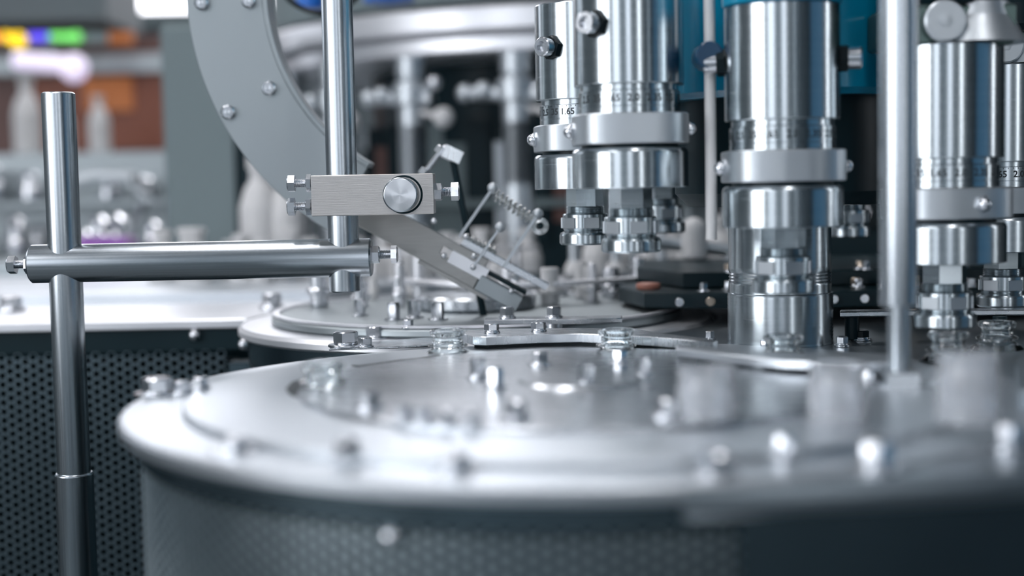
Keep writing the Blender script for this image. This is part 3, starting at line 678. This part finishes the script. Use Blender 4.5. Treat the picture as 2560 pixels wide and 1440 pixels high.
# pushers / pins standing behind the chute
for px, lb in ((1437, 'slim pale pusher rod under the left rear capping head'), (1541, 'slim pale pusher rod under the largest front head'), (1655, 'slim pale pusher rod right of the collet nuts')):
    p = PX(px, 745, 1.5); t = thing('pusher_rod', lb, 'rod', (p.x, p.y, T+.012), 'slim pusher rods behind the guide plate')
    zb = PX(px, 690, 1.5).z-T-.012; ze = PX(px, 480, 1.5).z-T-.012
    MB().cyl(.0055, 0, ze, 20).build('rod', M_satin, t); MB().lathe([(.006, zb-.02), (.0105, zb-.01), (.0105, zb+.008), (.006, zb+.016)], 24).build('bulb_collar', M_milk, t)
    MB().lathe([(.014, 0), (.016, .004), (.009, zb-.02)], 24).build('foot', M_satin, t)
a = PX(1640, 606, 1.35); b = PX(1850, 628, 1.35)
t = thing('cross_arm', 'pale horizontal arm with a round joint left of the ribbed column', 'arm', a)
MB().rod((0, 0, 0), b-a, .0062).build('arm_rod', M_satin, t); p = PX(1735, 612, 1.34)-a
MB().cyl(.012, -.012, .014, 24).ball(.012, TR((0, 0, .014))).build('joint', M_milk, t, TR(p)); 
MB().rod(PX(1825, 628, 1.35)-a, PX(1830, 735, 1.35)-a, .006).build('arm_leg', M_satin, t)
# clutter of the rear star wheel: guide arcs and short posts
def arc_rail(name, label, c, r, a0, a1, z, th, wd, m):
    pts = circ(0, 0, r, 40, a0, a1)+circ(0, 0, r-wd, 40, a0, a1)[::-1]
    o = MB().prism(pts, -th, 0, .0006).build(name, m, None, Matrix.Translation((c[0], c[1], z))); tag(o, label, 'guide rail')
    for a in (a0+8, (a0+a1)/2, a1-8):
        q = (math.cos(R(a))*(r-wd/2), math.sin(R(a))*(r-wd/2), 0)
        MB().cyl(.004, -(z-T), -th-.0001, 16).build('standoff', M_bolt, o, TR(q)); hex_bolt(o, q, .0045, .004, .0055)
    return o
arc_rail('arc_guide_rail', 'pale arc-shaped guide rail above the rear round table', (.02, 1.36), .14, 195, 330, T+.028, .004, .016, M_white)
arc_rail('arc_guide_rail', 'second arc-shaped guide rail further back under the chute', (-.12, 1.80), .2, 215, 320, T+.04, .004, .02, M_white)
rk = plate('rear_conveyor_deck', [(-.35, 1.62), (.05, 1.60), (.05, 1.71), (-.05, 1.74), (-.2, 1.81), (-.33, 1.93), (-.46, 1.90), (-.9, 1.88), (-.9, 1.66)], T+.004, .02, M_table, None, .001)
slab('deck_frame', -.45, .28, -.08, .0, -.954, -.0205, M_dark, rk)
tag(rk, 'pale conveyor deck running across behind the rear round table', 'conveyor')
random.seed(5)
pb = None
for i in range(26):
    x = -.42+i*.026+random.uniform(-.006, .006); y = 1.68+random.uniform(-.03, .05) if x < .02 else 1.55+random.uniform(-.02, .04)
    if pb is None: pb = o = MB().lathe([(.016, 0), (.017, .003), (.017, .022), (.013, .034), (.0085, .040), (.0085, .050), (.011, .051), (.011, .056), (.008, .057)], 24).build('small_bottle', M_milk)
    else: o = pb.copy(); C.objects.link(o)
    o.location = (x, y, T+.004 if x < .02 else T+.012); s_ = random.uniform(.8, 1.15); o.scale = (s_, s_, s_)
    if x >= .02: o.location.x += .05; o.location.y = 1.57+.02*(i % 2)
    tag(o, 'small milky bottle standing in the blurred row behind the rear round table', 'bottle', 'milky bottles in a row on the rear conveyor')
cp = MB().lathe([(.018, 0), (.02, .002), (.02, .008), (.017, .010)], 32).build('copper_cap', M_skin); cp.location = (.112, 1.165, T+.0241); cp.scale = (.5, .5, .5)
tag(cp, 'copper coloured cap lying on the black conveyor guides', 'cap')

for px, s_, lb in ((652, 1.15, 'tall white bottle standing behind the rear table, just right of the grey column'), (716, 1.05, 'tall white bottle standing behind the lower left end of the curved chute plate')):
    o = MB().lathe([(.020, 0), (.022, .004), (.022, .075), (.016, .095), (.010, .104), (.010, .116), (.0125, .117), (.0125, .130), (.011, .131)], 28).build('tall_bottle', M_milk)
    p = PX(px, 600, 1.80); o.location = (p.x, 1.80, T+.004); o.scale = (s_, s_, s_); tag(o, lb, 'bottle')
# blue knobs and hose at the top
for px, py, lb, r in ((775, 2, 'blue valve knob above the curved chute opening', .016), (972, -12, 'blue valve knob right of the hanging rod at the top edge', .03)):
    p = PX(px, py, 1.7); t = thing('blue_knob', lb, 'knob', p, 'blue valve knobs on top of the carousel')
    MB().lathe([(r*.6, -.010), (r, -.008), (r, .006), (r*.8, .012)], 32).build('grip', M_blue2, t); MB().cyl(.006, .01, .12, 16).build('stem', M_satin, t)
hp = [PX(690, -60, 1.35), PX(715, -10, 1.35), PX(745, 15, 1.35), (PX(785, 30, 1.35)), PX(830, 30, 1.35), PX(880, 5, 1.35), PX(905, -30, 1.35), PX(930, -90, 1.35)]
cur = []
for i in range(len(hp)-1):
    p0, p1, p2, p3 = hp[max(i-1, 0)], hp[i], hp[i+1], hp[min(i+2, len(hp)-1)]
    for q in range(6):
        s_ = q/6; cur.append(.5*((2*p1)+(p2-p0)*s_+(2*p0-5*p1+4*p2-p3)*s_*s_+(3*p1-p0-3*p2+p3)*s_**3))
tag(MB().tube(cur, .0026).build('black_hose', M_black), 'thin black hose looping behind the hanging rod at the top', 'hose')

# ------------------------------------------------------------------ far left background
t = thing('grey_column', 'wide grey machine column behind the curved chute plate', 'column', (PX(512, 400, 2.0).x, 2.0, 0))
MB().box(.095, .07, 1.29, c=.006).build('column_body', M_grey, t)
MB().box(.03, .05, 1.20, TR((.062, -.002, 0)), .004).build('dark_side_channel', M_dark, t)
MB().box(.11, .10, .02).build('foot_plate', M_grey, t)
t = thing('orange_cabinet', 'blurred orange and brown cabinet far behind on the left', 'cabinet', (-.95, 3.3, 0))
zs = PX(200, 378, 3.3).z; ztp = PX(200, 125, 3.3).z
slab('cabinet_body', -.32, .22, 0, .3, 0, ztp+.03, M_brown, t)
slab('front_panel', -.16, .19, -.012, 0, zs, ztp-.06, M_orange, t); slab('grey_rail', -.40, .20, -.03, -.012, ztp-.055, ztp-.012, M_ring, t)
slab('bright_panel', -.02, .09, -.02, -.012, zs+.09, ztp-.062, M_orange2, t)
slab('canopy', -.40, .06, -.10, .2, ztp+.055, ztp+.20, M_wall, t)
slab('orange_strip', -.40, .12, -.115, -.10, ztp-.0, ztp+.026, M_orange2, t)
ct = thing('grey_counter', 'grey blurred counter in front of the orange cabinet', 'counter', (-.95, 3.0, 0))
zt_ = PX(200, 385, 3.0).z
slab('counter_top', -.5, .42, -.1, .22, zt_-.06, zt_, M_ring, ct); slab('counter_body', -.48, .40, -.08, .2, 0, zt_-.061, M_ring, ct)
for i in range(5): slab('door_panel', -.47+i*.17, -.31+i*.17, -.09, -.08, .2, zt_-.08, M_wallm, ct)
for px, s_ in ((72, 1.2), (250, .9), (160, .85)):
    p = PX(px, 378, 2.95)
    o = MB().lathe([(.021, 0), (.024, .005), (.024, .07), (.017, .095), (.010, .104), (.010, .118), (.012, .119), (.012, .13)], 24).build('white_bottle', M_milk); o.location = (p.x, 2.95, zt_); o.scale = (s_, s_, s_)
    tag(o, {72: 'tall white bottle on the counter at the far left', 250: 'white bottle right of the post on the counter', 160: 'white bottle hidden behind the polished post'}[px], 'bottle', 'white bottles on the grey counter')
lb_ = thing('led_strip', 'row of coloured lights, yellow, blue and green, far behind at the upper left', 'light strip', PX(100, 96, 3.1))
slab('strip_rail', -.18, .14, .01, .03, -.012, .012, M_grey, lb_)
for px, k_, r in ((-20, 'red', .014), (15, 'yellow', .011), (46, 'yellow', .018), (80, 'blue', .009), (97, 'blue', .009), (113, 'blue', .009), (132, 'green', .009), (150, 'green', .009), (168, 'green', .009), (190, 'green', .012)):
    p = PX(px, 92 if px != 46 else 102, 3.1)-lb_.location; MB().ball(r).build('lamp_bead', M_led[k_], lb_, TR(p))
lv = thing('lavender_lamp', 'soft lavender tube lamp under the row of coloured lights', 'lamp', PX(120, 165, 3.05))
MB().rod(PX(35, 150, 3.05)-lv.location, PX(180, 162, 3.05)-lv.location, .018).ball(.030, TR(PX(185, 170, 3.05)-lv.location)).build('lamp_tube', M_lav, lv)
MB().rod((0, .02, 0), (0, .02, .06), .008).build('lamp_holder', M_grey, lv)
# heap of shiny parts: table with parts behind the left post
wt = thing('parts_bench', 'low steel bench with shiny blurred fittings behind the polished post', 'bench', (-.62, 2.1, 0))
zb_ = PX(200, 640, 2.1).z
slab('bench_top', -.35, .12, -.2, .25, zb_-.03, zb_, M_ring, wt); slab('bench_body', -.33, .10, -.15, .22, 0, zb_-.031, M_dark, wt)
slab('back_board', -.34, .11, .2, .215, zb_, zb_+.13, M_ring, wt); slab('shelf', -.33, .10, .08, .2, zb_+.075, zb_+.08, M_ring, wt)
random.seed(11)
for i in range(34):
    x = random.uniform(-.32, .10); y = random.uniform(-.1, .18); r = random.uniform(.010, .020)
    o = MB().lathe([(r*.6, 0), (r, r*.3), (r, r*1.4), (r*.7, r*1.8), (r*.7, r*2.6), (r*.9, r*2.7), (r*.4, r*3.1)], 20).build('steel_fitting', M_bolt)
    o.location = (-.62+x, 2.1+y, zb_)
    if i % 2 and i > 6: o.location = (-.62+x, 2.1+.10+random.random()*.07, zb_+.0802)
    tag(o, "small shiny steel fitting standing on the thin shelf above the bench" if i % 2 and i > 6 else "small shiny steel fitting in the blurred heap on the bench top", "fitting", "steel fittings on the bench shelf" if i % 2 and i > 6 else "steel fittings heaped on the bench top")
o = MB().box(.075, .06, .032, c=.004).build('purple_box', M_purple); o.location = (PX(262, 600, 1.95).x, 1.95, zb_); tag(o, 'purple plastic box on the parts bench right of the post', 'box')
hose = [PX(150, 470, 2.2), PX(240, 440, 2.2), PX(330, 445, 2.2), PX(365, 500, 2.2), PX(330, 560, 2.2), PX(310, 600, 2.2)]
tag(MB().tube(hose, .012).build('bent_pipe', M_satin), 'blurred bent shiny pipe left of the grey column', 'pipe')
